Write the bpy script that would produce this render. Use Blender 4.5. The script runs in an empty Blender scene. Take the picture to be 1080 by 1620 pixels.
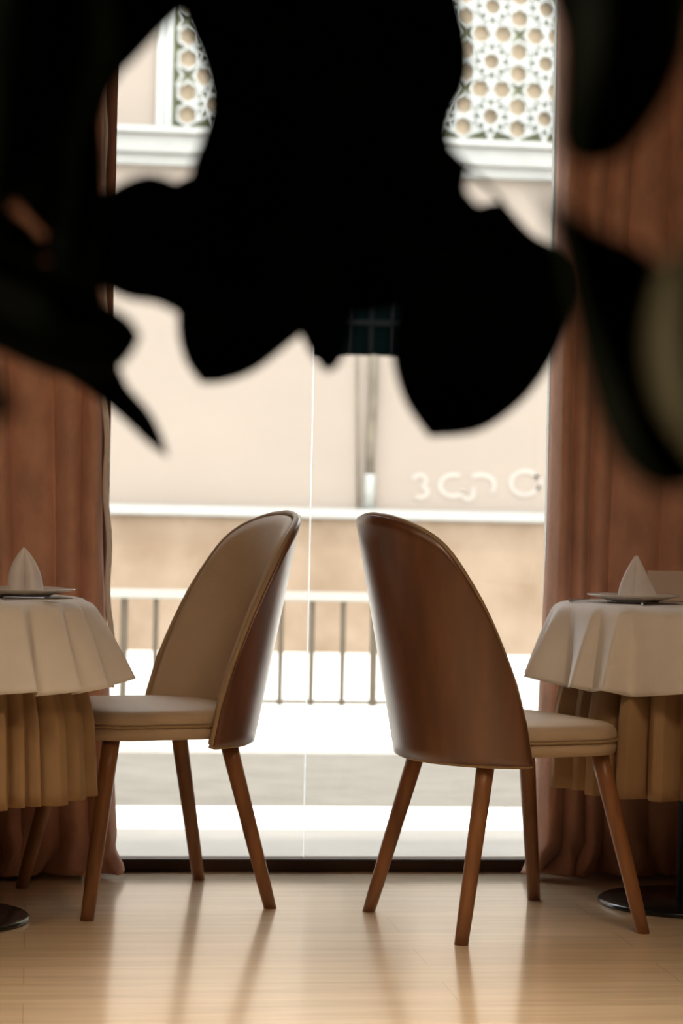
import bpy, bmesh, math, random
from mathutils import Vector, Matrix
R = math.radians
PI = math.pi
random.seed(4)
S = bpy.context.scene
C = S.collection

# ------------------------------------------------------------------ camera
FPX = 3700.0; H = 0.98; YAW = R(7.5); ROLL = R(1.2)
Fv = Vector((math.sin(YAW), math.cos(YAW), 0)); R0 = Vector((math.cos(YAW), -math.sin(YAW), 0)); Z = Vector((0, 0, 1))
Rv = R0*math.cos(ROLL) + Z*math.sin(ROLL); Uv = Z*math.cos(ROLL) - R0*math.sin(ROLL)
CAM = Vector((0, 0, H))
cd = bpy.data.cameras.new('camera'); cam = bpy.data.objects.new('camera', cd); C.objects.link(cam)
m = Matrix.Identity(4)
for i in range(3):
    m[i][0] = Rv[i]; m[i][1] = Uv[i]; m[i][2] = -Fv[i]; m[i][3] = CAM[i]
cam.matrix_world = m
cd.sensor_fit = 'VERTICAL'; cd.sensor_height = 36; cd.lens = FPX/1620*36
cd.dof.use_dof = True; cd.dof.focus_distance = 5.45; cd.dof.aperture_fstop = 4.0
cd.clip_start = 0.05; cd.clip_end = 200
S.camera = cam

# ------------------------------------------------------------------ sky, sun, lamps, exposure
w = bpy.data.worlds.new('sky'); S.world = w; w.use_nodes = True
bg = w.node_tree.nodes['Background']; bg.inputs[0].default_value = (0.93, 0.96, 1.0, 1); bg.inputs[1].default_value = 4.9
def light(name, kind, loc, target, energy, col, **kw):
    d = bpy.data.lights.new(name, kind); o = bpy.data.objects.new(name, d); C.objects.link(o)
    o.location = loc; o.rotation_euler = (Vector(target)-Vector(loc)).to_track_quat('-Z', 'Y').to_euler()
    d.energy = energy; d.color = col
    for k, v in kw.items(): setattr(d, k, v)
    return o
light('sun', 'SUN', (3, -6, 30), (3+2.0, -6+9.2, 0), 2.6, (1.0, 0.95, 0.88), angle=R(3))
light('ceiling_lamp_glow', 'AREA', (-1.0, 2.9, 2.98), (-0.75, 5.7, 0.5), 4.4, (1.0, 0.72, 0.46), shape='DISK', size=0.8, spread=R(75))
light('ceiling_lamp_glow', 'AREA', (1.4, 2.7, 2.98), (1.3, 5.4, 0.5), 4.4, (1.0, 0.72, 0.46), shape='DISK', size=0.8, spread=R(75))
light('ceiling_lamp_glow', 'AREA', (0.6, 3.7, 3.0), (0.6, 3.7, 0), 16, (1.0, 0.83, 0.62), shape='DISK', size=0.7, spread=R(70))
light('leaf_fill_light', 'AREA', (1.7, 0.2, 1.6), (0.27, 1.0, 1.04), 0.4, (1.0, 0.85, 0.6), shape='DISK', size=0.25, spread=R(32))  # added fill light out of view, aimed at the right-hand leaf
S.view_settings.view_transform = 'Standard'; S.view_settings.look = 'None'
S.view_settings.gamma = 1; S.view_settings.use_curve_mapping = False
S.view_settings.exposure = 0.35

# ------------------------------------------------------------------ pixel -> place
def ray(px, py): return (Fv + Rv*((px-540)/FPX) + Uv*((810-py)/FPX))
def Wd(px, py, d): return CAM + ray(px, py)*d
def G(px, py, z=0.0):
    r = ray(px, py); return CAM + r*((z-H)/r.z)
def P(px, py, y):
    r = ray(px, py); return CAM + r*(y/r.y)

# ------------------------------------------------------------------ materials
def mat(name, col, rough=0.6, spec=0.5, metal=0.0, noise=0.0, nscale=8.0, bump=0.0, bscale=60.0, coat=0.0, stretch=None, col2=None, sheen=0.0):
    m = bpy.data.materials.new(name); m.use_nodes = True
    nt = m.node_tree; N = nt.nodes; L = nt.links; b = N['Principled BSDF']
    b.inputs['Base Color'].default_value = (*col, 1); b.inputs['Roughness'].default_value = rough
    b.inputs['Specular IOR Level'].default_value = spec; b.inputs['Metallic'].default_value = metal
    b.inputs['Coat Weight'].default_value = coat; b.inputs['Coat Roughness'].default_value = 0.34
    b.inputs['Sheen Weight'].default_value = sheen
    tc = N.new('ShaderNodeTexCoord'); mp = N.new('ShaderNodeMapping'); L.new(tc.outputs['Object'], mp.inputs[0])
    if stretch: mp.inputs['Scale'].default_value = stretch
    n = N.new('ShaderNodeTexNoise'); n.inputs['Scale'].default_value = nscale; n.inputs['Detail'].default_value = 6
    L.new(mp.outputs[0], n.inputs['Vector'])
    c2 = col2 or tuple(c*(1-noise) for c in col)
    c1 = col if col2 else tuple(min(1, c*(1+noise*0.6)) for c in col)
    mx = N.new('ShaderNodeValToRGB'); mx.color_ramp.elements[0].position = 0.32; mx.color_ramp.elements[1].position = 0.68
    mx.color_ramp.elements[0].color = (*c2, 1); mx.color_ramp.elements[1].color = (*c1, 1)
    L.new(n.outputs['Fac'], mx.inputs[0]); L.new(mx.outputs[0], b.inputs['Base Color'])
    if bump:
        n2 = N.new('ShaderNodeTexNoise'); n2.inputs['Scale'].default_value = bscale; n2.inputs['Detail'].default_value = 4
        L.new(mp.outputs[0], n2.inputs['Vector'])
        bp = N.new('ShaderNodeBump'); bp.inputs['Strength'].default_value = bump; bp.inputs['Distance'].default_value = 0.01
        L.new(n2.outputs['Fac'], bp.inputs['Height']); L.new(bp.outputs[0], b.inputs['Normal'])
    return m
M_ = {}
M_['veneer'] = mat('veneer_wood', (0.155, 0.062, 0.030), 0.38, 0.5, noise=.3, nscale=3.0, stretch=(6, 6, .7), coat=.9)
M_['legwood'] = mat('leg_wood', (0.27, 0.115, 0.045), 0.42, 0.4, noise=.25, nscale=4.0, stretch=(10, 10, .8), coat=.15)
M_['fabric'] = mat('beige_leather', (0.53, 0.40, 0.28), 0.55, 0.35, noise=.06, nscale=6, bump=.08, bscale=90)
M_['piping'] = mat('piping_leather', (0.38, 0.26, 0.15), 0.5, 0.35, noise=.05)
M_['white'] = mat('white_linen', (0.80, 0.76, 0.73), 0.85, 0.2, noise=.03, nscale=20, bump=.06, bscale=300)
M_['napkin'] = mat('napkin_linen', (0.86, 0.83, 0.85), 0.85, 0.2, noise=.03, nscale=40)
M_['skirt'] = mat('beige_cloth', (0.37, 0.235, 0.125), 0.8, 0.25, noise=.05, nscale=10)
M_['curtain'] = mat('brown_velvet', (0.66, 0.37, 0.27), 0.9, 0.2, noise=.16, nscale=14, bump=.15, bscale=120, stretch=(1, 1, .6), sheen=.25)
M_['black'] = mat('black_metal', (0.008, 0.008, 0.009), 0.22, 0.5, noise=.05)
M_['grey_metal'] = mat('pole_metal', (0.05, 0.05, 0.052), 0.3, 0.5, metal=.6)
M_['china'] = mat('white_china', (0.72, 0.69, 0.66), 0.12, 0.5, noise=.01)
M_['steel'] = mat('steel', (0.45, 0.45, 0.44), 0.2, 0.5, metal=1.0)
M_['card'] = mat('menu_card', (0.62, 0.50, 0.44), 0.6, 0.3, noise=.02)
M_['frame'] = mat('brown_frame', (0.045, 0.018, 0.012), 0.45, 0.4, noise=.1)
M_['jamb'] = mat('brown_jamb', (0.26, 0.12, 0.08), 0.45, 0.4, noise=.1)
M_['wall'] = mat('room_plaster', (0.22, 0.15, 0.11), 0.9, 0.2, noise=.08)
M_['ceil'] = mat('ceiling_paint', (0.35, 0.29, 0.24), 0.9, 0.2, noise=.03)
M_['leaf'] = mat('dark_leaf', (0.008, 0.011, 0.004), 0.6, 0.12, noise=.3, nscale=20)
M_['leafsheen'] = mat('leaf_sheen_tone', (0.16, 0.13, 0.07), 0.6, 0.2, noise=.2, nscale=20)  # lighter leaf colour, paints in the sheen of reflected light
M_['bark'] = mat('dark_bark', (0.012, 0.008, 0.005), 0.8, 0.2, noise=.3, nscale=40)
M_['pot'] = mat('clay_pot', (0.10, 0.05, 0.03), 0.7, 0.3, noise=.1)
M_['soil'] = mat('soil', (0.015, 0.01, 0.007), 0.95, 0.1, noise=.4, nscale=60, bump=.5)
M_['plaster'] = mat('peach_plaster', (0.225, 0.186, 0.152), 0.9, 0.2, noise=.05, nscale=.8)
M_['plinth'] = mat('rough_plinth_render', (0.235, 0.175, 0.125), 0.95, 0.2, col2=(0.165, 0.115, 0.075), nscale=2.2, bump=.7, bscale=9)
M_['ledge'] = mat('white_stone', (0.27, 0.265, 0.245), 0.8, 0.3, noise=.05)
M_['lattice'] = mat('lattice_white', (0.30, 0.30, 0.28), 0.8, 0.3, noise=.03)
M_['screenback'] = mat('screen_backing', (0.26, 0.27, 0.16), 0.9, 0.2, col2=(.22, .23, .13), nscale=2)
M_['green'] = mat('screen_hole_tone', (0.46, 0.36, 0.25), 0.9, 0.2, noise=.1)
M_['darkglass'] = mat('dark_window_glass', (0.0008, 0.0022, 0.002), 0.7, 0.0)
M_['iron'] = mat('iron_bar', (0.0015, 0.0015, 0.0015), 0.7, 0.03)
M_['paint'] = mat('white_spray_paint', (0.285, 0.25, 0.215), 0.8, 0.2, noise=.08, nscale=9)
M_['pipe'] = mat('weathered_pipe', (0.12, 0.10, 0.072), 0.6, 0.2, noise=.3, nscale=6)
M_['sleeve'] = mat('pipe_sleeve', (0.22, 0.22, 0.20), 0.5, 0.4, noise=.1)
M_['railtop'] = mat('grey_white_rail', (0.30, 0.285, 0.25), 0.5, 0.4, noise=.04)
M_['railbar'] = mat('weathered_baluster', (0.075, 0.06, 0.042), 0.6, 0.2, noise=.1)
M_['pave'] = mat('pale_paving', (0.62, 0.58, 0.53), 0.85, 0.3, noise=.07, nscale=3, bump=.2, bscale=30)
M_['nearpave'] = mat('shaded_paving', (0.185, 0.17, 0.15), 0.85, 0.3, noise=.10, nscale=3, bump=.2, bscale=30)  # duller than the far paving: our building's shade put into the colour
M_['road'] = mat('grey_cobble_road', (0.122, 0.108, 0.09), 0.9, 0.2, noise=.12, nscale=5, bump=.3, bscale=25)
M_['seal'] = mat('glass_joint_silicone', (0.62, 0.64, 0.64), 0.4, 0.4)
M_['roofdark'] = mat('outer_wall', (0.55, 0.42, 0.32), 0.9, 0.2, noise=.06)
def seal():
    m = bpy.data.materials.new('frosted_joint'); m.use_nodes = True; nt = m.node_tree; nt.nodes.clear()
    o = nt.nodes.new('ShaderNodeOutputMaterial'); t = nt.nodes.new('ShaderNodeBsdfTransparent'); g = nt.nodes.new('ShaderNodeBsdfTranslucent')
    g.inputs[0].default_value = (.9, .93, .93, 1); x = nt.nodes.new('ShaderNodeMixShader'); x.inputs[0].default_value = .45
    nt.links.new(t.outputs[0], x.inputs[1]); nt.links.new(g.outputs[0], x.inputs[2]); nt.links.new(x.outputs[0], o.inputs[0]); return m
M_['seal'] = seal()
def glass():
    m = bpy.data.materials.new('clear_glass'); m.use_nodes = True; nt = m.node_tree; nt.nodes.clear()
    o = nt.nodes.new('ShaderNodeOutputMaterial'); t = nt.nodes.new('ShaderNodeBsdfTransparent'); g = nt.nodes.new('ShaderNodeBsdfGlossy')
    g.inputs['Roughness'].default_value = .02; x = nt.nodes.new('ShaderNodeMixShader'); lw = nt.nodes.new('ShaderNodeFresnel'); lw.inputs[0].default_value = 1.3
    t.inputs[0].default_value = (.97, .98, .97, 1)
    nt.links.new(lw.outputs[0], x.inputs[0]); nt.links.new(t.outputs[0], x.inputs[1]); nt.links.new(g.outputs[0], x.inputs[2]); nt.links.new(x.outputs[0], o.inputs[0])
    return m
M_['glass'] = glass()
def floor_mat():
    m = bpy.data.materials.new('pale_oak_laminate'); m.use_nodes = True; nt = m.node_tree; N = nt.nodes; L = nt.links; b = N['Principled BSDF']
    tc = N.new('ShaderNodeTexCoord')
    br = N.new('ShaderNodeTexBrick'); br.inputs['Scale'].default_value = 1; br.inputs['Brick Width'].default_value = 1.38; br.inputs['Row Height'].default_value = .193
    br.inputs['Mortar Size'].default_value = .0014; br.inputs['Mortar Smooth'].default_value = .3; br.offset = .37
    br.inputs['Color1'].default_value = (.74, .56, .375, 1); br.inputs['Color2'].default_value = (.79, .62, .43, 1); br.inputs['Mortar'].default_value = (.55, .38, .23, 1)
    L.new(tc.outputs['Object'], br.inputs['Vector'])
    mp = N.new('ShaderNodeMapping'); mp.inputs['Scale'].default_value = (1.2, 16, 1); L.new(tc.outputs['Object'], mp.inputs[0])
    n = N.new('ShaderNodeTexNoise'); n.inputs['Scale'].default_value = 1.6; n.inputs['Detail'].default_value = 8; n.inputs['Distortion'].default_value = .6
    L.new(mp.outputs[0], n.inputs['Vector'])
    r = N.new('ShaderNodeValToRGB'); r.color_ramp.elements[0].position = .3; r.color_ramp.elements[1].position = .7
    r.color_ramp.elements[0].color = (.78, .74, .68, 1); r.color_ramp.elements[1].color = (1.06, 1.05, 1.03, 1)
    L.new(n.outputs['Fac'], r.inputs[0])
    mx = N.new('ShaderNodeMix'); mx.data_type = 'RGBA'; mx.blend_type = 'MULTIPLY'; mx.inputs[0].default_value = 1
    L.new(br.outputs['Color'], mx.inputs[6]); L.new(r.outputs[0], mx.inputs[7]); L.new(mx.outputs[2], b.inputs['Base Color'])
    b.inputs['Roughness'].default_value = .35; b.inputs['Specular IOR Level'].default_value = .5
    b.inputs['Coat Weight'].default_value = 1.0; b.inputs['Coat Roughness'].default_value = .15
    return m
M_['floor'] = floor_mat()

# ------------------------------------------------------------------ mesh helpers
def build(name, bm, m, parent=None, smooth=False, kind=None):
    me = bpy.data.meshes.new(name); bmesh.ops.recalc_face_normals(bm, faces=bm.faces); bm.to_mesh(me); bm.free()
    me.materials.append(m if not isinstance(m, str) else M_[m])
    if smooth:
        for p in me.polygons: p.use_smooth = True
    o = bpy.data.objects.new(name, me); C.objects.link(o)
    if parent: o.parent = parent
    if kind: o['kind'] = kind
    return o
def box(bm, lo, hi, bev=0.0):
    r = bmesh.ops.create_cube(bm, size=1.0)
    vs = r['verts']; lo = Vector(lo); hi = Vector(hi)
    for v in vs: v.co = Vector(((lo[i]+hi[i])/2 + v.co[i]*(hi[i]-lo[i]) for i in range(3)))
    if bev:
        es = list({e for v in vs for e in v.link_edges}); bmesh.ops.bevel(bm, geom=es, offset=bev, segments=2, affect='EDGES')
    return bm
def BX(lo, hi, bev=0.0): return box(bmesh.new(), lo, hi, bev)
def sweep(bm, pts, rads, seg=14, cap=True):
    pts = [Vector(p) for p in pts]; n = len(pts)
    if not hasattr(rads, '__len__'): rads = [rads]*n
    rings = []; ref = None
    for i, p in enumerate(pts):
        t = (pts[min(i+1, n-1)] - pts[max(i-1, 0)]).normalized()
        if ref is None: ref = Vector((0, 0, 1)) if abs(t.z) < .9 else Vector((1, 0, 0))
        a = (ref - t*ref.dot(t)).normalized(); ref = a; b = t.cross(a)
        rings.append([bm.verts.new(p + (a*math.cos(2*PI*k/seg) + b*math.sin(2*PI*k/seg))*rads[i]) for k in range(seg)])
    for i in range(n-1):
        for k in range(seg): bm.faces.new((rings[i][k], rings[i][(k+1) % seg], rings[i+1][(k+1) % seg], rings[i+1][k]))
    if cap: bm.faces.new(rings[0]); bm.faces.new(rings[-1])
    return bm
def lathe(bm, prof, seg=48, c=(0, 0, 0)):
    rings = []
    for r, z in prof:
        if r < 1e-5: rings.append([bm.verts.new((c[0], c[1], c[2]+z))])
        else: rings.append([bm.verts.new((c[0]+r*math.cos(2*PI*k/seg), c[1]+r*math.sin(2*PI*k/seg), c[2]+z)) for k in range(seg)])
    for a, b in zip(rings, rings[1:]):
        for k in range(seg):
            k2 = (k+1) % seg
            if len(a) == 1 and len(b) == 1: continue
            if len(a) == 1: bm.faces.new((a[0], b[k], b[k2]))
            elif len(b) == 1: bm.faces.new((a[k], a[k2], b[0]))
            else: bm.faces.new((a[k], a[k2], b[k2], b[k]))
    return bm
def grid(bm, rows, closed=False):
    V = [[bm.verts.new(p) for p in r] for r in rows]
    for a, b in zip(V, V[1:]):
        n = len(a)
        for k in range(n if closed else n-1):
            bm.faces.new((a[k], a[(k+1) % n], b[(k+1) % n], b[k]))
    return V
def interp(tab, x):
    if x <= tab[0][0]: return tab[0][1]
    for (x0, y0), (x1, y1) in zip(tab, tab[1:]):
        if x <= x1:
            t = (x-x0)/(x1-x0); return y0+(y1-y0)*t
    return tab[-1][1]
def solid(o, t, off=0):
    md = o.modifiers.new('thickness', 'SOLIDIFY'); md.thickness = t; md.offset = off; return o
def subs(o, l=1):
    md = o.modifiers.new('smooth', 'SUBSURF'); md.levels = l; md.render_levels = l; return o
def empty(name, loc, rz=0, label=None, cat=None, group=None):
    o = bpy.data.objects.new(name, None); C.objects.link(o); o.location = loc; o.rotation_euler = (0, 0, rz); o.empty_display_size = .1
    return tag(o, label, cat, group)
def tag(o, label=None, cat=None, group=None, kind=None):
    if label: o['label'] = label
    if cat: o['category'] = cat
    if group: o['group'] = group
    if kind: o['kind'] = kind
    return o
def copy_tree(o, parent=None):
    c = o.copy(); C.objects.link(c)
    if parent: c.parent = parent
    for ch in [x for x in C.objects if x.parent == o]: copy_tree(ch, c)
    return c

# ------------------------------------------------------------------ setting: the room
WY = G(540, 1380, 0).y                      # inner face of the window wall
CH = 3.1; X0, X1, Y0 = -3.4, 3.9, -2.4
GL = P(186, 150, WY).x; GR = P(884, 150, WY).x
print('window', WY, GL, GR)
build('floor', BX((X0, Y0, -.08), (X1, WY+.16, 0)), 'floor', kind='structure')
build('ceiling', BX((X0, Y0, CH), (X1, WY+.3, CH+.25)), 'ceil', kind='structure')
build('wall_left', BX((X0-.15, Y0, 0), (X0, WY, CH)), 'wall', kind='structure')
build('wall_right', BX((X1, Y0, 0), (X1+.15, WY, CH)), 'wall', kind='structure')
build('wall_back', BX((X0, Y0-.15, 0), (X1, Y0, CH)), 'wall', kind='structure')
OL, OR, OT = GL-.05, GR+.04, 2.95
bm = BX((X0-.15, WY, -.1), (OL, WY+.16, CH)); box(bm, (OR, WY, -.1), (X1+.15, WY+.16, CH)); box(bm, (OL, WY, OT), (OR, WY+.16, CH))
build('wall_front', bm, 'wall', kind='structure')
bm = BX((X0-.15, WY+.16, -.1), (OL, WY+.20, CH+.05)); box(bm, (OR, WY+.16, -.1), (X1+.15, WY+.20, CH+.05)); box(bm, (OL, WY+.16, OT), (OR, WY+.20, CH+.05))
build('wall_outer', bm, 'roofdark', kind='structure')
win = empty('window_1', (0, 0, 0)); win['kind'] = 'structure'
fz = .034
bm = BX((OL+.002, WY+.005, 0), (OR-.002, WY+.075, fz), .003); box(bm, (OL+.002, WY+.005, OT-.05), (OR-.002, WY+.075, OT-.002), .003)
build('window_sill_rail', bm, 'frame', win)
build('window_jamb', BX((OL+.001, WY-.02, fz), (GL, WY+.075, OT-.05), .003), 'jamb', win)
build('window_jamb', BX((GR, WY+.005, fz), (OR-.001, WY+.075, OT-.05), .003), 'railtop', win)
JX = P(489, 900, WY+.04).x
build('glass_pane', BX((GL, WY+.036, fz), (JX-.002, WY+.044, OT-.05)), 'glass', win)
build('glass_pane', BX((JX+.002, WY+.036, fz), (GR, WY+.044, OT-.05)), 'glass', win)
build('glass_joint', BX((JX-.002, WY+.033, fz), (JX+.002, WY+.047, OT-.05)), 'seal', win)

# ------------------------------------------------------------------ setting: the street
ZG = -.10
ya = WY+.2; yb = G(540, 1275, ZG).y; yc = G(540, 1147, ZG+.12).y; FY = G(540, 1037, ZG).y
print('street', ya, yb, yc, FY)
yk = G(540, 1312, ZG).y
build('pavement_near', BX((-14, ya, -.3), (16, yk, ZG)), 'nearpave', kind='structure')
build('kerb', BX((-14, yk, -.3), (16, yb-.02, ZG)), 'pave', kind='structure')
build('road', BX((-14, yb-.02, -.3), (16, yc, ZG-.01)), 'road', kind='structure')
build('pavement_far', BX((-14, yc, -.3), (16, FY+.2, ZG+.02)), 'pave', kind='structure')

bld = empty('building', (3, FY, ZG), 0, 'peach plastered building across the street with rough stone plinth and white lattice window', 'building')
def bpart(name, bm, m, smooth=False, par=None):
    o = build(name, bm, m, bld if par is None else par, smooth)
    if par is None: o.location = -Vector((3, FY, ZG))
    return o
zL0 = P(700, 824, FY).z; zL1 = P(700, 808, FY).z
bpart('plinth', BX((-9, FY-.06, ZG), (15, FY+.4, zL0)), 'plinth')
bpart('ledge', BX((-9, FY-.13, zL0), (15, FY+.4, zL1), .01), 'ledge')
zS0 = P(540, 275, FY).z; zS1 = P(540, 219, FY).z
GWx0, GWx1 = P(497, 520, FY).x, P(672, 520, FY).x; GWz0, GWz1 = P(560, 562, FY).z, P(560, 420, FY).z
bm = BX((-9, FY, zL1), (GWx0, FY+.4, zS0)); box(bm, (GWx1, FY, zL1), (15, FY+.4, zS0)); box(bm, (GWx0, FY, zL1), (GWx1, FY+.4, GWz0)); box(bm, (GWx0, FY, GWz1), (GWx1, FY+.4, zS0))
LX = P(247, 150, FY).x
box(bm, (-9, FY+.02, zS1), (LX, FY+.4, 8)); box(bm, (LX, FY+.3, zS1), (15, FY+.4, 8))
bpart('plaster_wall', bm, 'plaster')
bm = BX((-9, FY-.10, zS0), (15, FY+.4, zS0+.08), .008); box(bm, (-9, FY-.17, zS0+.08), (15, FY+.4, zS1-.05), .01); box(bm, (-9, FY-.24, zS1-.05), (15, FY+.4, zS1), .008)
bpart('cornice', bm, 'ledge')
gw = bpart('street_window', BX((GWx0, FY+.12, GWz0), (GWx1, FY+.14, GWz1)), 'darkglass')
bm = bmesh.new()
for i in range(1, 6):
    x = GWx0+(GWx1-GWx0)*i/5.0 - .08; box(bm, (x, FY+.05, GWz0), (x+.03, FY+.08, GWz1))
for z in (P(560, 513, FY).z,): box(bm, (GWx0, FY+.04, z), (GWx1, FY+.09, z+.04))
build('window_grille', bm, 'iron', gw)
# lattice window
lat = bpart('lattice_window', BX((LX+.1, FY+.20, zS1), (11, FY+.22, 7.6)), 'screenback')
def bar(bm, a, b, y0, y1, wd):
    a = Vector(a); b = Vector(b); t = (b-a).normalized(); n = Vector((-t.y, t.x))*wd/2; a = a-t*wd*.4; b = b+t*wd*.4
    q = [a+n, b+n, b-n, a-n]; vs = [bm.verts.new((p.x, y, p.y)) for y in (y0, y1) for p in q]
    for f in ((0, 1, 2, 3), (7, 6, 5, 4), (0, 4, 5, 1), (1, 5, 6, 2), (2, 6, 7, 3), (3, 7, 4, 0)): bm.faces.new([vs[i] for i in f])
jit = random.Random(2); PP = .42; sx = LX+.09; nx = 9; nz = 4
bm = bmesh.new()
czs = P(780, 94, FY).z
cxs = P(781, 94, FY).x
ixs = [i for i in range(-9, 4)]; izs = [i for i in range(-1, 4)]
def clipbar(a, b):
    if min(a[0], b[0]) < LX+.1 or min(a[1], b[1]) < zS1: return
    if max(a[0], b[0]) > 10.9: return
    bar(bm, a, b, FY+.085-.012*jit.random(), FY+.12+.012*jit.random(), .019)
def poly(cx, cz, r, n, ph):
    ps = [(cx+r*math.cos(ph+2*PI*k/n), cz+r*math.sin(ph+2*PI*k/n)) for k in range(n)]
    for a, b in zip(ps, ps[1:]+ps[:1]): clipbar(a, b)
for i in ixs:
    for j in izs:
        cx, cz = cxs+i*PP, czs+j*PP
        for k in range(8):
            a0, a1 = k*PI/4, (k+3)*PI/4
            clipbar((cx+.42*PP*math.cos(a0), cz+.42*PP*math.sin(a0)), (cx+.42*PP*math.cos(a1), cz+.42*PP*math.sin(a1)))
        for s in (-1, 1):
            poly(cx+PP/2, cz+s*.2*PP, .2*PP, 6, PI/2)
            poly(cx+s*.2*PP, cz+PP/2, .2*PP, 6, 0)
gm = bmesh.new()
def disc(cx, cz, r):
    if cx-r < LX+.1 or cz-r < zS1 or cx > 6: return
    vs = [gm.verts.new((cx+r*math.cos(2*PI*k/8+PI/8), FY+.17, cz+r*math.sin(2*PI*k/8+PI/8))) for k in range(8)]
    v2 = [gm.verts.new((v.co.x, FY+.195, v.co.z)) for v in vs]; gm.faces.new(vs); gm.faces.new(v2[::-1])
    for k in range(8): gm.faces.new((vs[k], v2[k], v2[(k+1) % 8], vs[(k+1) % 8]))
for i in ixs:
    for j in izs:
        cx, cz = cxs+i*PP, czs+j*PP; disc(cx, cz, .19*PP)
        for s_ in (-1, 1): disc(cx+PP/2, cz+s_*.2*PP, .185*PP); disc(cx+s_*.2*PP, cz+PP/2, .185*PP)
build('lattice_hole_discs', gm, 'green', lat, kind='stuff')  # added discs that give the open holes of the screen their beige
build('lattice_strapwork', bm, 'lattice', lat)
bm = BX((LX, FY-.02, zS1), (LX+.05, FY+.3, 7.6), .005); box(bm, (LX+.05, FY+.02, zS1), (LX+.12, FY+.3, 7.6), .005); box(bm, (LX, FY+.02, zS1), (11, FY+.14, zS1+.035))
build('lattice_frame', bm, 'lattice', lat)
# downpipe, cable, graffiti
bm = bmesh.new(); sweep(bm, [P(592, 562, FY-.05), P(590, 640, FY-.05), P(586, 700, FY-.05), P(585, 760, FY-.05)], .032)
pip = bpart('downpipe', bm, 'pipe', True)
bm = bmesh.new(); sweep(bm, [P(585, 750, FY-.05), P(583, 808, FY-.05)], .042); build('pipe_sleeve', bm, 'sleeve', pip, True)
bm = bmesh.new(); sweep(bm, [P(565, 562, FY-.02), P(566, 805, FY-.02)], .007); bpart('wall_cable', bm, 'pipe', True)
def arc(cx, cy, rx, ry, a0, a1, n=22, rot=0):
    out = []
    for k in range(n+1):
        t = R(a0+(a1-a0)*k/n); x, y = rx*math.cos(t), ry*math.sin(t); out.append(P(cx+x*math.cos(rot)-y*math.sin(rot), cy-(x*math.sin(rot)+y*math.cos(rot)), FY-.006))
    return out
bm = bmesh.new()
def stroke(pts, wd):
    n = len(pts); rows = []
    for i, p in enumerate(pts):
        t = (pts[min(i+1, n-1)]-pts[max(i-1, 0)]).normalized(); nn = Vector((-t.z, 0, t.x))*wd/2
        rows.append([p+nn, p-nn, p-nn+Vector((0, .005, 0)), p+nn+Vector((0, .005, 0))])
    grid(bm, rows, True)
for a in ((830, 764, 22, 19, 20, 350), (717, 768, 21, 17, 60, 330), (760, 768, 22, 17, 130, -40), (740, 778, 9, 12, 180, 400), (664, 760, 10, 9, 170, -60), (664, 778, 12, 9, 80, -130)):
    stroke(arc(*a), .034)
stroke([P(846, 752, FY-.006), P(856, 762, FY-.006), P(850, 776, FY-.006)], .03)
bpart('graffiti', bm, 'paint')

# railing on the far pavement
RY = G(540, 1117, ZG+.02).y; zb = ZG+.02
rx1 = P(690, 940, RY).x; rx0 = -5.0
rail = empty('railing', (rx1, RY, zb), 0, 'low pale metal street railing with thin upright bars on the far pavement', 'railing')
ztp = P(300, 933, RY).z; ztb = P(300, 948, RY).z
def rp(name, bm, m, sm=False):
    o = build(name, bm, m, rail, sm); o.location = -Vector((rx1, RY, zb)); return o
rp('handrail', BX((rx0, RY-.03, ztb), (rx1, RY+.03, ztp), .008), 'railtop')
rp('bottom_rail', BX((rx0, RY-.012, zb+.012), (rx1, RY+.012, zb+.032), .003), 'railbar')
xb0 = P(196, 1000, RY).x; stp = P(246, 1000, RY).x-xb0
k = -8; 
while xb0+k*stp < rx1:
    x = xb0+k*stp
    thick = .014 if k % 4 else .020
    rp('baluster', BX((x-thick, RY-.01, zb), (x+thick, RY+.01, ztb+.002), .002), 'railbar'); k += 1

# ------------------------------------------------------------------ curtains
def curtain(name, ex_tab, outer, sgn, label, seed):
    """ex_tab: z -> x of the inner edge; sgn +1: cloth runs to +x."""
    rnd = random.Random(seed); zt = 2.97
    NS = 260; zs = [0.012, .02, .035, .05, .065, .08, .10, .13, .17, .22, .3, .4, .55, .7, .9, 1.1, 1.4, 1.7, 2.0, 2.3, 2.6, zt]
    # irregular fold layout
    folds = []; s = 0
    while s < 1.2:
        wd = rnd.uniform(.05, .125); folds.append((s, wd, rnd.uniform(.7, 1.25))); s += wd
    rows = []
    for z in zs:
        row = []; xe = interp(ex_tab, z)
        lo = max(0, 1-z/.14)
        for i in range(NS+1):
            t = i/NS; x = xe+(outer-xe)*t
            u = abs(outer-interp(ex_tab, 1.0))*t
            a = .0; 
            for (f0, fw, fa) in folds:
                if f0 <= u < f0+fw:
                    q = (u-f0)/fw; a = fa*(math.sin(PI*q)**.6)*(1-.25*q); break
            wav = .05*a*(1-.35*lo)
            y = WY-.062-wav
            dx = .012*math.sin(z*2.1+u*19)*min(1, z)
            if t < .02: y += .035*(1-t/.02)
            # crumpled pool at the floor
            y -= lo*(.045+.03*math.sin(u*43+seed)+.02*math.sin(u*91+2*seed+z*50))
            zz = z + lo*.012*math.sin(u*70+seed) * (1 if z > .03 else 0)
            x += dx*sgn + lo*.012*math.sin(u*57+z*60)
            row.append((x, y, zz))
        rows.append(row)
    bm = bmesh.new(); grid(bm, rows)
    o = build(name, bm, 'curtain', None, True); solid(o, .004)
    return tag(o, label, 'curtain')
def zx(lst, y=None):
    y = y or WY-.1
    out = [(P(px, py, y).z, P(px, py, y).x) for px, py in lst]; return sorted(out)
ltab = zx([(161, 20), (162, 150), (163, 300), (165, 650), (171, 950), (181, 1200), (186, 1340), (191, 1378)])
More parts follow.
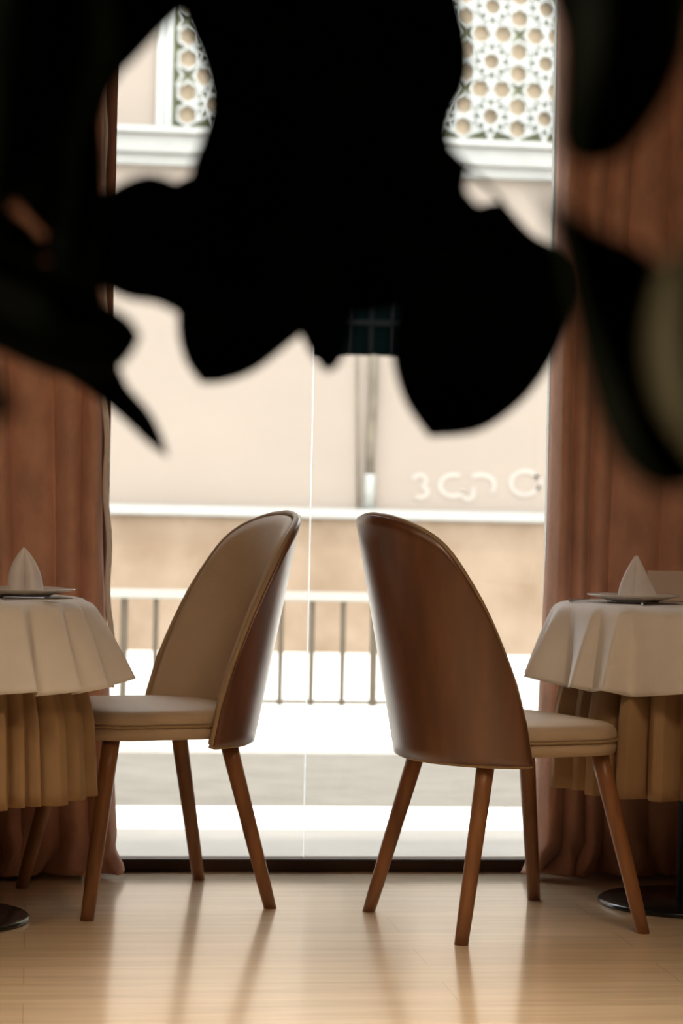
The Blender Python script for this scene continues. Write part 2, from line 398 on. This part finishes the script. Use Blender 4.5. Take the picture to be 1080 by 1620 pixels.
cl_ = curtain('curtain', ltab, P(188, 800, WY).x-1.05, -1, 'heavy reddish brown curtain hanging on the left of the window, behind the left table', 3)
bm = bmesh.new(); rows = []
for k in range(60):
    z = .5+2.45*k/59; x = interp(ltab, z)+.004*math.sin(z*23)
    rows.append([(x-.004, WY-.060, z), (x+.010, WY-.064, z), (x+.012, WY-.052, z), (x-.002, WY-.047, z)])
grid(bm, rows, True); build('lining', bm, 'white', cl_, True)['label'] = 'pale lining edge'
curtain('curtain', zx([(900, 20), (896, 300), (878, 600), (864, 950), (856, 1200), (853, 1330), (838, 1362), (822, 1380)]), P(868, 800, WY).x+1.15, 1, 'heavy reddish brown curtain hanging on the right of the window, behind the right table', 8)
bm = bmesh.new(); sweep(bm, [(OL-1.1, WY-.11, 3.0), (OR+1.2, WY-.11, 3.0)], .015)
o = build('curtain_rod', bm, 'iron', None, True); tag(o, 'dark curtain rod above the tall window', 'curtain rod')

# ------------------------------------------------------------------ chairs
ZB, ZT = .403, .975
A_, B_ = .198, .241
EDGE = [(0, ZT), (.19, .970), (.32, .960), (.45, .943), (.55, .923), (.64, .892), (.73, .838), (.83, .765), (.92, .665), (.97, .595), (1.0, .50)]
def edge_z(u):
    u = abs(u)
    return (interp(EDGE, u-.03)+interp(EDGE, u)+interp(EDGE, u+.03))/3 if u < .97 else interp(EDGE, u)
def shell_pt(u, z, off):
    ph = u*PI/2*.93; a0 = -.05 - .118*(z-ZB)/.565
    return Vector((a0-(A_+off)*math.cos(ph), -(B_+off)*math.sin(ph), z))
def shell(off0, off1, NU=44, NV=22, inset=0.0, puff=0.0):
    def sheet(off, pf):
        rows = []
        for j in range(NV+1):
            row = []
            for i in range(NU+1):
                u = (-1+2*i/NU)*(1-inset*.5); v = j/NV
                zt = edge_z(u)-inset*.3; z0 = ZB+inset*.2
                q = v; z = z0+(zt-z0)*q
                e = (1-abs(u)**6)*(1-(2*v-1)**8)
                row.append(shell_pt(u, z, off-pf*e))
            rows.append(row)
        return rows
    bm = bmesh.new()
    r1 = sheet(off0, puff); r2 = sheet(off1, 0)
    V1 = grid(bm, r1); V2 = grid(bm, r2)
    def rim(V): return V[0][:] + [r[-1] for r in V[1:]] + V[-1][-2::-1] + [r[0] for r in V[-2:0:-1]]
    a, b = rim(V1), rim(V2); n = len(a)
    for k in range(n): bm.faces.new((a[k], a[(k+1) % n], b[(k+1) % n], b[k]))
    return bm
def rim_pts(off, N=36):
    pts = []
    for i in range(N*2+1):
        u = -1+i/N; pts.append(shell_pt(u, edge_z(u), off))
    side = []
    for k in range(9):
        z = ZB+(edge_z(1)-ZB)*k/9
        side.append(z)
    full = [shell_pt(-1, z, off) for z in side] + pts + [shell_pt(1, z, off) for z in reversed(side)]
    full += [shell_pt(1-2*k/(2*N), ZB, off) for k in range(1, 2*N)]
    return full
def closed_tube(bm, pts, r, seg=8):
    n = len(pts); rings = []
    for i, p in enumerate(pts):
        t = (pts[(i+1) % n]-pts[i-1]).normalized(); c = Vector((0, 0, .7)); out = Vector((p.x+.05, p.y, 0)); out = (out-t*out.dot(t)).normalized(); b = t.cross(out)
        rings.append([bm.verts.new(p+(out*math.cos(2*PI*k/seg)+b*math.sin(2*PI*k/seg))*r) for k in range(seg)])
    for i in range(n):
        for k in range(seg): bm.faces.new((rings[i][k], rings[i][(k+1) % seg], rings[(i+1) % n][(k+1) % seg], rings[(i+1) % n][k]))
def seat_outline(hw, xf, xr, rc, rr, n=10):
    pts = []
    for (cx, cy, a0, r) in ((xf-rc, hw-rc, 0, rc), (xr+rr, hw-rr, 90, rr), (xr+rr, -hw+rr, 180, rr), (xf-rc, -hw+rc, 270, rc)):
        for k in range(n+1):
            a = R(a0+90*k/n); pts.append(Vector((cx+r*math.cos(a), cy+r*math.sin(a), 0)))
    # widen rounding: slight bulge forward
    return pts
def seat_bm(prof, hw=.228, xf=.222, xr=-.222, rc=.11, rr=.19):
    """prof: list of (inset, z)"""
    bm = bmesh.new(); rings = []
    for ins, z in prof:
        o = seat_outline(hw-ins, xf-ins, xr+ins, max(.01, rc-ins*.8), max(.01, rr-ins*.8))
        rings.append([bm.verts.new((p.x, p.y, z)) for p in o])
    for a, b in zip(rings, rings[1:]):
        n = len(a)
        for k in range(n): bm.faces.new((a[k], a[(k+1) % n], b[(k+1) % n], b[k]))
    bm.faces.new(rings[0]); bm.faces.new(rings[-1]); return bm
def make_chair():
    root = empty('dining_chair', (0, 0, 0))
    build('backrest_shell', shell(.004, .016), 'veneer', root, True)['label'] = 'curved brown wood veneer shell'
    build('backrest', shell(-.022, .0035, inset=.02, puff=.012), 'fabric', root, True)
    bm = bmesh.new(); closed_tube(bm, rim_pts(.002), .0075); build('piping', bm, 'piping', root, True)
    s = build('seat', seat_bm([(.012, .418), (.004, .422), (.001, .435), (.003, .4495), (.006, .452), (.002, .4545), (0, .462), (.002, .475), (.009, .485), (.025, .4915), (.06, .4965), (.11, .499), (.16, .4995)]), 'fabric', root, True)
    bm = bmesh.new(); o = seat_outline(.228, .222, -.222, .11, .19)
    closed_tube(bm, [Vector((p.x, p.y, .452)) for p in o], .0035, 6); build('seat_piping', bm, 'piping', s, True)
    for (fx, fy, tx, ty) in LEGS:
        bm = bmesh.new(); f = Vector((fx, fy, 0)); t = Vector((tx, ty, .418)); n = 6
        sweep(bm, [f.lerp(t, k/n) for k in range(n+1)], [.0165+.0050*k/n for k in range(n+1)], 18)
        # level foot
        for v in bm.verts:
            if v.co.z < .012: v.co.z = 0
        l = build('leg', bm, 'legwood', root, True)
        for p in l.data.polygons:
            if len(p.vertices) > 4: p.use_smooth = False
    return root
def pose(feet):   # rear near, rear far, front near, front far
    g = [G(*p) for p in feet]; c = sum(g, Vector())/4; f = (g[2]+g[3]-g[0]-g[1]); return c, math.atan2(f.y, f.x), g
cr, ar, gr_ = pose([(732, 1494), (586, 1442), (1018, 1476), (850, 1423)])
cl, al, gl_ = pose([(309, 1392), (421, 1438), (38, 1403), (125, 1456)])
for c_, a_, g_ in ((cr, ar, gr_), (cl, al, gl_)):
    print('chair', c_[:], math.degrees(a_), [tuple(round(q, 3) for q in (Matrix.Rotation(-a_, 3, 'Z') @ (p-c_))[:2]) for p in g_])
LEGS = [(-.241, -.233, -.145, -.165), (-.241, .233, -.145, .165), (.241, -.25, .160, -.17), (.241, .25, .160, .17)]
ch = make_chair(); ch.location = (cr.x-.005, cr.y, 0); ch.rotation_euler.z = ar
tag(ch, 'dining chair with its curved brown wood back towards us, beside the right table', 'chair', 'dining chairs')
ch2 = copy_tree(ch); ch2.location = (cl.x+.008, cl.y, 0); ch2.rotation_euler.z = al+R(1.8)
tag(ch2, 'beige upholstered dining chair at the left table, the padded inside of its tall back showing', 'chair', 'dining chairs')

# ------------------------------------------------------------------ tables
TR = .345; TH = .757
def make_table():
    t = empty('round_table', (0, 0, 0))
    bm = bmesh.new(); lathe(bm, [(0, TH-.024), (TR-.006, TH-.024), (TR, TH-.018), (TR, TH-.006), (TR-.006, TH), (0, TH)]); build('table_top', bm, 'frame', t)
    bm = bmesh.new(); lathe(bm, [(0, .016), (.029, .016), (.029, TH-.03), (.11, TH-.03), (.11, TH-.0245), (0, TH-.0245)]); build('table_column', bm, 'grey_metal', t, True)
    bm = bmesh.new(); lathe(bm, [(0, 0), (.222, 0), (.227, .003), (.227, .009), (.222, .013), (.05, .017), (0, .017)], 64)
    o = build('table_base', bm, 'black', t, True); o.data.polygons.foreach_set('use_smooth', [True]*len(o.data.polygons))
    return t
tr = Wd(1086, 1427, 1); 
TRc = G(1087, 1424, .01); TLc = G(-107, 1449, .01)
print('tables', TRc[:], TLc[:])
t1 = make_table(); t1.location = (TRc.x, TRc.y, 0); tag(t1, 'round pedestal table on a flat black disc base, covered by cloths, on the right', 'table', 'round tables')
t2 = copy_tree(t1); t2.location = (TLc.x, TLc.y, 0); tag(t2, 'round pedestal table on a flat black disc base, covered by cloths, on the left', 'table', 'round tables')

def overcloth(c, folds, flare, seed, label, z0=TH+.006):
    """white linen: flat top, soft edge, cone shaped folds with a ridge each. folds: list of (angle deg, halfwidth deg, strength)"""
    rnd = random.Random(seed); N = 420; rows = []
    prof = [(0, 0)]+[(r, 0) for r in (.1, .2, .28, .32)]
    def foldv(th):
        v = 0
        for a, hw, s in folds:
            d = (th-a+180) % 360-180
            q = d/hw
            if -1.6 < q < 1.0:
                v = max(v, s*((1-q/.55) if 0 <= q < .55 else (0 if q > 0 else (1+q/1.6))))
        return v
    bm = bmesh.new(); VR = []
    for r, z in prof[1:]: VR.append([(r*math.cos(2*PI*k/N), r*math.sin(2*PI*k/N), z) for k in range(N)])
    K = 18
    for j in range(K+1):
        s = j/K; row = []
        for k in range(N):
            th = 360*k/N; f = foldv(th)
            e = min(1, s/.16)
            base = TR+.006
            rr = (TR-.018)+.024*math.sin(e*PI/2)
            drop = .022*(1-math.cos(e*PI/2))
            if s > .16: drop += (.187)*(s-.16)/.84
            ss = max(0, (s-.05)/.95)
            rad = rr + flare*ss**.85*(.13+f) + .004*math.sin(R(th)*7+seed)*ss
            dz = drop*(1-.10*f) + ss*(.006*math.sin(R(th)*3+seed*2))
            row.append((rad*math.cos(R(th)), rad*math.sin(R(th)), -dz))
        VR.append(row)
    V = grid(bm, VR, True); cv = bm.verts.new((0, 0, 0))
    for k in range(N): bm.faces.new((cv, V[0][(k+1) % N], V[0][k]))
    o = build('tablecloth', bm, 'white', None, True); o.location = (c.x, c.y, z0); solid(o, .0016, 0)
    return tag(o, label, 'tablecloth', 'white round overcloths')
def skirt(c, n, amp, seed, label, out=.01, hem=.30, z0=TH+.002):
    rnd = random.Random(seed); N = 960; VR = []
    ths = []; a = 0
    while a < 360: 
        wd = rnd.uniform(.55, 1.7)*360/n; ths.append((a, wd, rnd.uniform(.6, 1.25)*min(1.15, .55+.4*wd*n/360))); a += wd
    sc = 360/a; ths = [(p*sc, q*sc, s) for p, q, s in ths]
    def pl(th):
        for p, q, s in ths:
            if p <= th < p+q:
                t = (th-p)/q; return s*min(1, math.sin(PI*t**.8)*1.15)**.7, t, s
        return 0, 0, 1
    bm = bmesh.new()
    for r in (.1, .25, .32): VR.append([(r*math.cos(2*PI*k/N), r*math.sin(2*PI*k/N), 0) for k in range(N)])
    K = 14
    for j in range(K+1):
        s = j/K; row = []
        for k in range(N):
            th = 360*k/N; f, t, st = pl(th)
            e = min(1, s/.1); rr = (TR-.02)+.021*math.sin(e*PI/2); drop = .016*(1-math.cos(e*PI/2))
            if s > .1: drop += (TH-hem-.016)*(s-.1)/.9
            ss = max(0, (s-.08)/.92)
            rad = rr-.004 - .046*min(1, ss*3) + amp*min(1, ss*1.7)*(f) + out*ss
            dth = .8*math.sin(PI*t*2)*min(1, ss*2)
            row.append((rad*math.cos(R(th+dth)), rad*math.sin(R(th+dth)), -drop*(1+.012*(st-1)*ss)))
        VR.append(row)
    V = grid(bm, VR, True); cv = bm.verts.new((0, 0, 0))
    for k in range(N): bm.faces.new((cv, V[0][(k+1) % N], V[0][k]))
    o = build('table_skirt', bm, 'skirt', None, True); o.location = (c.x, c.y, z0); solid(o, .0016, 0)
    return tag(o, label, 'table skirt', 'beige pleated table skirts')
overcloth(TRc, [(188, 13, 1.0), (212, 8, .75), (225, 8, .8), (251, 12, .75), (277, 13, .85), (305, 14, .8), (335, 16, .9), (8, 14, .8), (45, 16, .6), (85, 15, .3), (125, 15, .3), (158, 13, .7)], .095, 1, 'white round linen cloth with draped folds over the right table')
overcloth(TLc, [(-8, 12, 1.2), (-25, 8, .8), (-40, 10, .8), (-58, 12, .9), (-88, 13, .8), (-118, 14, .9), (-150, 14, .8), (180, 14, .8), (145, 15, .9), (110, 15, .5), (70, 15, .5), (30, 15, .9)], .092, 5, 'white round linen cloth with draped folds over the left table')
skirt(TRc, 36, .050, 2, 'long pleated beige skirt cloth hanging beneath the white cloth of the right table')
skirt(TLc, 34, .052, 7, 'long pleated beige skirt cloth hanging beneath the white cloth of the left table', out=.03)

# ------------------------------------------------------------------ things on the tables
ZT2 = TH+.009
def plate(c, label, r=.125):
    bm = bmesh.new()
    lathe(bm, [(0, .003), (r*.55, .003), (r*.62, .006), (r*.98, .0165), (r, .0185), (r*.99, .0200), (r*.95, .0185), (r*.66, .0095), (r*.58, .0075), (0, .007)], 72)
    lathe(bm, [(r*.50, 0), (r*.55, 0), (r*.555, .004), (r*.495, .004)], 72)
    o = build('plate', bm, 'china', None, True); o.location = c; return tag(o, label, 'plate', 'dinner plates')
pr = G(1004, 946, ZT2+.01); plc = G(34, 938, ZT2+.01)
print('plates', pr[:], plc[:])
pr = Vector((TRc.x-.12, TRc.y+.0, ZT2)); q = P(1003, 940, 1)
def onz(px, depth, z):    # point at pixel column px, camera depth, height z
    p = Wd(px, 810, depth); return Vector((p.x, p.y, z))
dTR = (TRc-CAM).dot(Fv); dTL = (TLc-CAM).dot(Fv)
print('depths', dTR, dTL)
pr = onz(1004, dTR+.0, ZT2); plc = onz(34, dTL+.0, ZT2)
plate(pr, 'white dinner plate holding the folded napkin on the right table', .118)
plate(plc, 'white dinner plate holding the folded napkin on the left table', .13)
def napkin(c, sect, h, lean, label, topfrac=.03, bulge=1.5, rz=0):
    rows = []; K = 16
    for j in range(K+1):
        t = j/K; s = (1-t**bulge)*(1-topfrac)+topfrac
        rows.append([(x*s+lean[0]*t, y*s+lean[1]*t, h*t) for x, y in sect])
    bm = bmesh.new(); grid(bm, rows); o = build('napkin', bm, 'napkin', None, True); solid(o, .0022)
    o.location = c; o.rotation_euler.z = rz
    return tag(o, label, 'napkin', 'folded napkins')
# two lobes with a seam between them
sect = []
for k in range(61):
    a = 2*PI*k/60 - PI/2
    r = .040*(1-.45*math.exp(-((k-30)/60*2*PI)**2*0)) 
    d = min(k, 60-k)/60*2*PI
    r = .041*(1-.85*math.exp(-(d/.30)**2)); sect.append((r*math.cos(a)*1.0, r*math.sin(a)*.9))
napkin(onz(43, dTL-.02, ZT2+.0105), sect, .104, (-.006, 0), 'white cloth napkin folded to a rounded two-lobed point, on the left table', bulge=2.4, rz=R(-4))
sect = []
for k in range(50):
    t = k/49
    # slim loop at left, flat sheet running to the right and back
    if t < .5:
        a = PI*.15+2*PI*.85*(t/.5); sect.append((-.026+.020*math.cos(a), .012*math.sin(a)-.01))
    else:
        q = (t-.5)/.5; sect.append((-.008+.066*q-.0*q, -.014-.012*math.sin(PI*q)+.018*q))
def napkin2():
    rows = []; K = 18; h = .108
    out = sect + [(.050, .022), (.02, .03), (-.01, .026)]
    for j in range(K+1):
        t = j/K
        rows.append([])
        for x, y in out:
            left = x < -.006
            s = (1-t**1.7)*.93+.07 if left else (1-t)*.96+.04
            X = -.004 + (x+.004)*s if True else x
            X = X + (.004*t); rows[-1].append((X, y*s, h*t))
    bm = bmesh.new(); grid(bm, rows); o = build('napkin', bm, 'napkin', None, True); solid(o, .002)
    o.location = onz(1008, dTR-.01, ZT2+.0105); o.rotation_euler.z = R(-12)
    tag(o, 'white cloth napkin rolled and folded to an upright triangle, on the right table', 'napkin', 'folded napkins')
napkin2()
def cutlery(c, rz, kind, label):
    bm = bmesh.new(); L = .17
    pts = [Vector((-L/2+L*.6*k/6, 0, .004)) for k in range(7)]
    sweep(bm, pts, [.0045, .0042, .0035, .003, .0025, .0022, .002], 8)
    if kind == 'knife': box(bm, (.018, -.009, .0028), (L/2, .008, .0045), .0008)
    else:
        box(bm, (.018, -.011, .003), (.05, .011, .0048), .001)
        for y in (-.009, -.003, .003, .009): box(bm, (.048, y-.0013, .0035), (L/2, y+.0013, .005))
    o = build(kind, bm, 'steel', None, False); o.location = c; o.rotation_euler.z = rz; return tag(o, label, kind)
cutlery(onz(920, dTR+.0, ZT2), R(60), 'fork', 'steel fork lying left of the plate on the right table')
cutlery(onz(1064, dTR-.215, ZT2), R(20), 'knife', 'steel knife lying in front of the plate on the right table')
cutlery(onz(62, dTL-.20, ZT2), R(28), 'fork', 'steel fork lying in front of the plate on the left table')
# tent card behind the plate on the right table
bm = bmesh.new(); p0 = onz(1026, dTR+.16, ZT2); p1 = onz(1150, dTR+.16, ZT2); ax = (p1-p0); ax.z = 0; ax.normalize(); n_ = Vector((-ax.y, ax.x, 0)); Lc = .17; hh = .078
for s in (-1, 1):
    rows = []
    for k in (0, 1): rows.append([n_*s*.024*(1-k)+Vector((0, 0, hh*k)), ax*Lc+n_*s*.024*(1-k)+Vector((0, 0, hh*k))])
    grid(bm, rows)
o = build('menu_card', bm, 'card'); o.location = p0; solid(o, .0012); tag(o, 'pale folded card standing behind the napkin on the right table', 'menu card')

# ------------------------------------------------------------------ potted plant whose leaves hang across the view
KD = 1.35
def Wp(px, py, d): return Wd(px, py, d*KD if d > 1.08 else d*1.12)
pbase = Wp(-300, 810, 1.35); pbase.z = 0
plant = empty('potted_plant', pbase, 0, 'large leafy potted plant close to us, dark leaves hanging across the top', 'plant')
def pp(name, bm, m, smooth=True):
    o = build(name, bm, m, plant, smooth); o.location = -pbase; return o
bm = bmesh.new(); lathe(bm, [(0, 0), (.13, 0), (.17, .30), (.18, .30), (.18, .33), (.16, .33), (.155, .28), (0, .28)], 40, pbase); pp('pot', bm, 'pot')
bm = bmesh.new(); lathe(bm, [(0, .281), (.154, .281), (.154, .287), (0, .30)], 30, pbase); pp('soil', bm, 'soil')
bm = bmesh.new(); tp = [pbase+Vector((0, 0, .25)), pbase+Vector((.02, .02, .7)), pbase+Vector((-.02, .0, 1.1)), pbase+Vector((.03, -.02, 1.38))]
sweep(bm, tp, [.02, .018, .015, .011], 10); pp('trunk', bm, 'bark')
branches = [[tp[-1], Wp(-80, -150, 1.4), Wp(150, -190, 1.4), Wp(420, -160, 1.45), Wp(680, -170, 1.4), Wp(900, -140, 1.2), Wp(1040, -120, 1.05)],
            [tp[-2], Wp(-200, 380, 1.35), Wp(-120, 420, 1.3), Wp(-70, 450, 1.3)]]
for b in branches:
    bm = bmesh.new(); sweep(bm, b, [.010-.005*k/len(b) for k in range(len(b))], 8); pp('branch', bm, 'bark')
def crs(pts, n):
    P_ = [pts[0]]+pts+[pts[-1]]; out = []
    tot = len(pts)-1
    for k in range(n+1):
        f = k/n*tot; i = min(int(f), tot-1); t = f-i
        a, b, c, d = (Vector(P_[i+q]) for q in range(4))
        out.append(.5*((2*b)+(c-a)*t+(2*a-5*b+4*c-d)*t*t+(3*b-a-3*c+d)*t**3))
    return out
leaf_n = [0]
def leaf(base, left, right, tip, dep, dtip=0.0, fold=.02, stem=None, curl=.0, mt='leaf'):
    """outline left / right side from base to tip (photo measures), depth at base and change to the tip"""
    n = 26; Lp = crs([base]+left+[tip], n); Rp = crs([base]+right+[tip], n)
    rows = []
    for k in range(n+1):
        t = k/n; row = []
        for q in (0, .17, .34, .5, .66, .83, 1):
            p = Lp[k].lerp(Rp[k], q); e = abs(q-.5)*2
            wpx = (Lp[k]-Rp[k]).length
            d = dep + dtip*t + fold*(1-e)*min(1, wpx/150.) + curl*e*e*math.sin(PI*t) + .003*math.sin(9*t+leaf_n[0])*e
            row.append(Wp(p.x, p.y, d))
        rows.append(row)
    bm = bmesh.new(); grid(bm, rows)
    # drop the zero-width ends
    bmesh.ops.remove_doubles(bm, verts=bm.verts, dist=.0004)
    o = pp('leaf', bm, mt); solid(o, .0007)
    if stem:
        sm = bmesh.new(); b0 = Wp(base[0], base[1], dep+fold*.3); c0 = Wp(*stem)
        mid = (b0+c0)/2+Vector((0, 0, .008)); sweep(sm, [c0, mid, b0, Wp(base[0]*.93+tip[0]*.07, base[1]*.93+tip[1]*.07, dep+fold)], [.0022, .002, .0018, .001], 8)
        build('petiole', sm, 'bark', o, True)
    leaf_n[0] += 1
# centre, hanging lowest
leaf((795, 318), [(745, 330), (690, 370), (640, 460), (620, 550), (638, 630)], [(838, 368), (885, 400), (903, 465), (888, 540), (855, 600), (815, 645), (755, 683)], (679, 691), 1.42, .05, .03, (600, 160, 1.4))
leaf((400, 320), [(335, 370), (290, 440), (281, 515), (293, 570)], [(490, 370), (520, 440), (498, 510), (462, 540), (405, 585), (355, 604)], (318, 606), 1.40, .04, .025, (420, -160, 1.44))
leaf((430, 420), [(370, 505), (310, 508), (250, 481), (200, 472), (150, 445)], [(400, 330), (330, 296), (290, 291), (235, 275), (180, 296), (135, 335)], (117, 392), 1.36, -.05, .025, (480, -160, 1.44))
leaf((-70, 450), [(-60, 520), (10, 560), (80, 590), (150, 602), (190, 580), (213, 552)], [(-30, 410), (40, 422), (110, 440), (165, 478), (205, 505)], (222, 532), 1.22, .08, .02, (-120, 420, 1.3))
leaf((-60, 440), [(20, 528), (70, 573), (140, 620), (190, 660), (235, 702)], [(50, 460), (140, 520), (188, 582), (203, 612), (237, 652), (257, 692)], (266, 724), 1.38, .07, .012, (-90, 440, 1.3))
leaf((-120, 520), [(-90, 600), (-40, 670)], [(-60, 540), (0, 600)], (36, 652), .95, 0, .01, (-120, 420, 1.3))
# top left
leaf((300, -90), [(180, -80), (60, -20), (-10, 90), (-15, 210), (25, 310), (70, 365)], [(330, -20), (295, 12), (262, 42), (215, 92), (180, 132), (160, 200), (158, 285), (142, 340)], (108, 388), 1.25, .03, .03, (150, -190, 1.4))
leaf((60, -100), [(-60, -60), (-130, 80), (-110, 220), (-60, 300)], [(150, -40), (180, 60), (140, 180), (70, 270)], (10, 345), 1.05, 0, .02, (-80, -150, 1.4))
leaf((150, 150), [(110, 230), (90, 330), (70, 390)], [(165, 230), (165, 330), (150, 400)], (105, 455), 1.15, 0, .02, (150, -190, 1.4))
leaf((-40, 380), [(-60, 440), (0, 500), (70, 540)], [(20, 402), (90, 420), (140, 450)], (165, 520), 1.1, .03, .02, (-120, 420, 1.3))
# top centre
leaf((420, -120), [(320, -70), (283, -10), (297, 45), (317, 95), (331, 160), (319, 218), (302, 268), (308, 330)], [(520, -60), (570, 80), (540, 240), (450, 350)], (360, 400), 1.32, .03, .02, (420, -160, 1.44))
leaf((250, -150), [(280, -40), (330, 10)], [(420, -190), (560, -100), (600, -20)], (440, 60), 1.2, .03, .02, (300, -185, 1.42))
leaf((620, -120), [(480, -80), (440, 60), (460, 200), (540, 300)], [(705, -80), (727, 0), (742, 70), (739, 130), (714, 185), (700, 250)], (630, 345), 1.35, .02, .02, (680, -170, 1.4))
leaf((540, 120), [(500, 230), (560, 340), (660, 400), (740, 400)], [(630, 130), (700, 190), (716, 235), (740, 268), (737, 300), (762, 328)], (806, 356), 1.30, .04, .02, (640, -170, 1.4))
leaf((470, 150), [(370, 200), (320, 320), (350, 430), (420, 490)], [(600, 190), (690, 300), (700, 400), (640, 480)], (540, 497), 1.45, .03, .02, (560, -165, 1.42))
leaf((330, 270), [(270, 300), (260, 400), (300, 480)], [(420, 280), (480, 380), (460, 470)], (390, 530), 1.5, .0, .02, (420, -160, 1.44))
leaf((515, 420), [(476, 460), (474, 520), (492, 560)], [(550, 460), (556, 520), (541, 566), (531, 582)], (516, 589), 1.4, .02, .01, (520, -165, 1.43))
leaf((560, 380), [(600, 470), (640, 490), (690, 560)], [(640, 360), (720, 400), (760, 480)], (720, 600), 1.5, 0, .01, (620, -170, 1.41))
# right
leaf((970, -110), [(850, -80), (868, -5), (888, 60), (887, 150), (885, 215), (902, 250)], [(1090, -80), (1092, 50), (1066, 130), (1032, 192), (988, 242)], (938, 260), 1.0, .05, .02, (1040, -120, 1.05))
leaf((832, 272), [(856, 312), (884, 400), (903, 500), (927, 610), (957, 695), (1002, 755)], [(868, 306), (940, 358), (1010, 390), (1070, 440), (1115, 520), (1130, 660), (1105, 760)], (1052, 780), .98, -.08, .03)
leaf((1080, 380), [(1040, 450), (1020, 560), (1050, 660)], [(1180, 420), (1220, 560), (1190, 680)], (1130, 760), .85, -.03, .02, (1150, -100, 1.0), mt='leafsheen')
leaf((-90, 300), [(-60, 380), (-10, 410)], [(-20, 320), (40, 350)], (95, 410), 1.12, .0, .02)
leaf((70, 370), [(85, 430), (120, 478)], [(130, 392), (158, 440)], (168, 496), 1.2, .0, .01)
print('leaves', leaf_n[0])
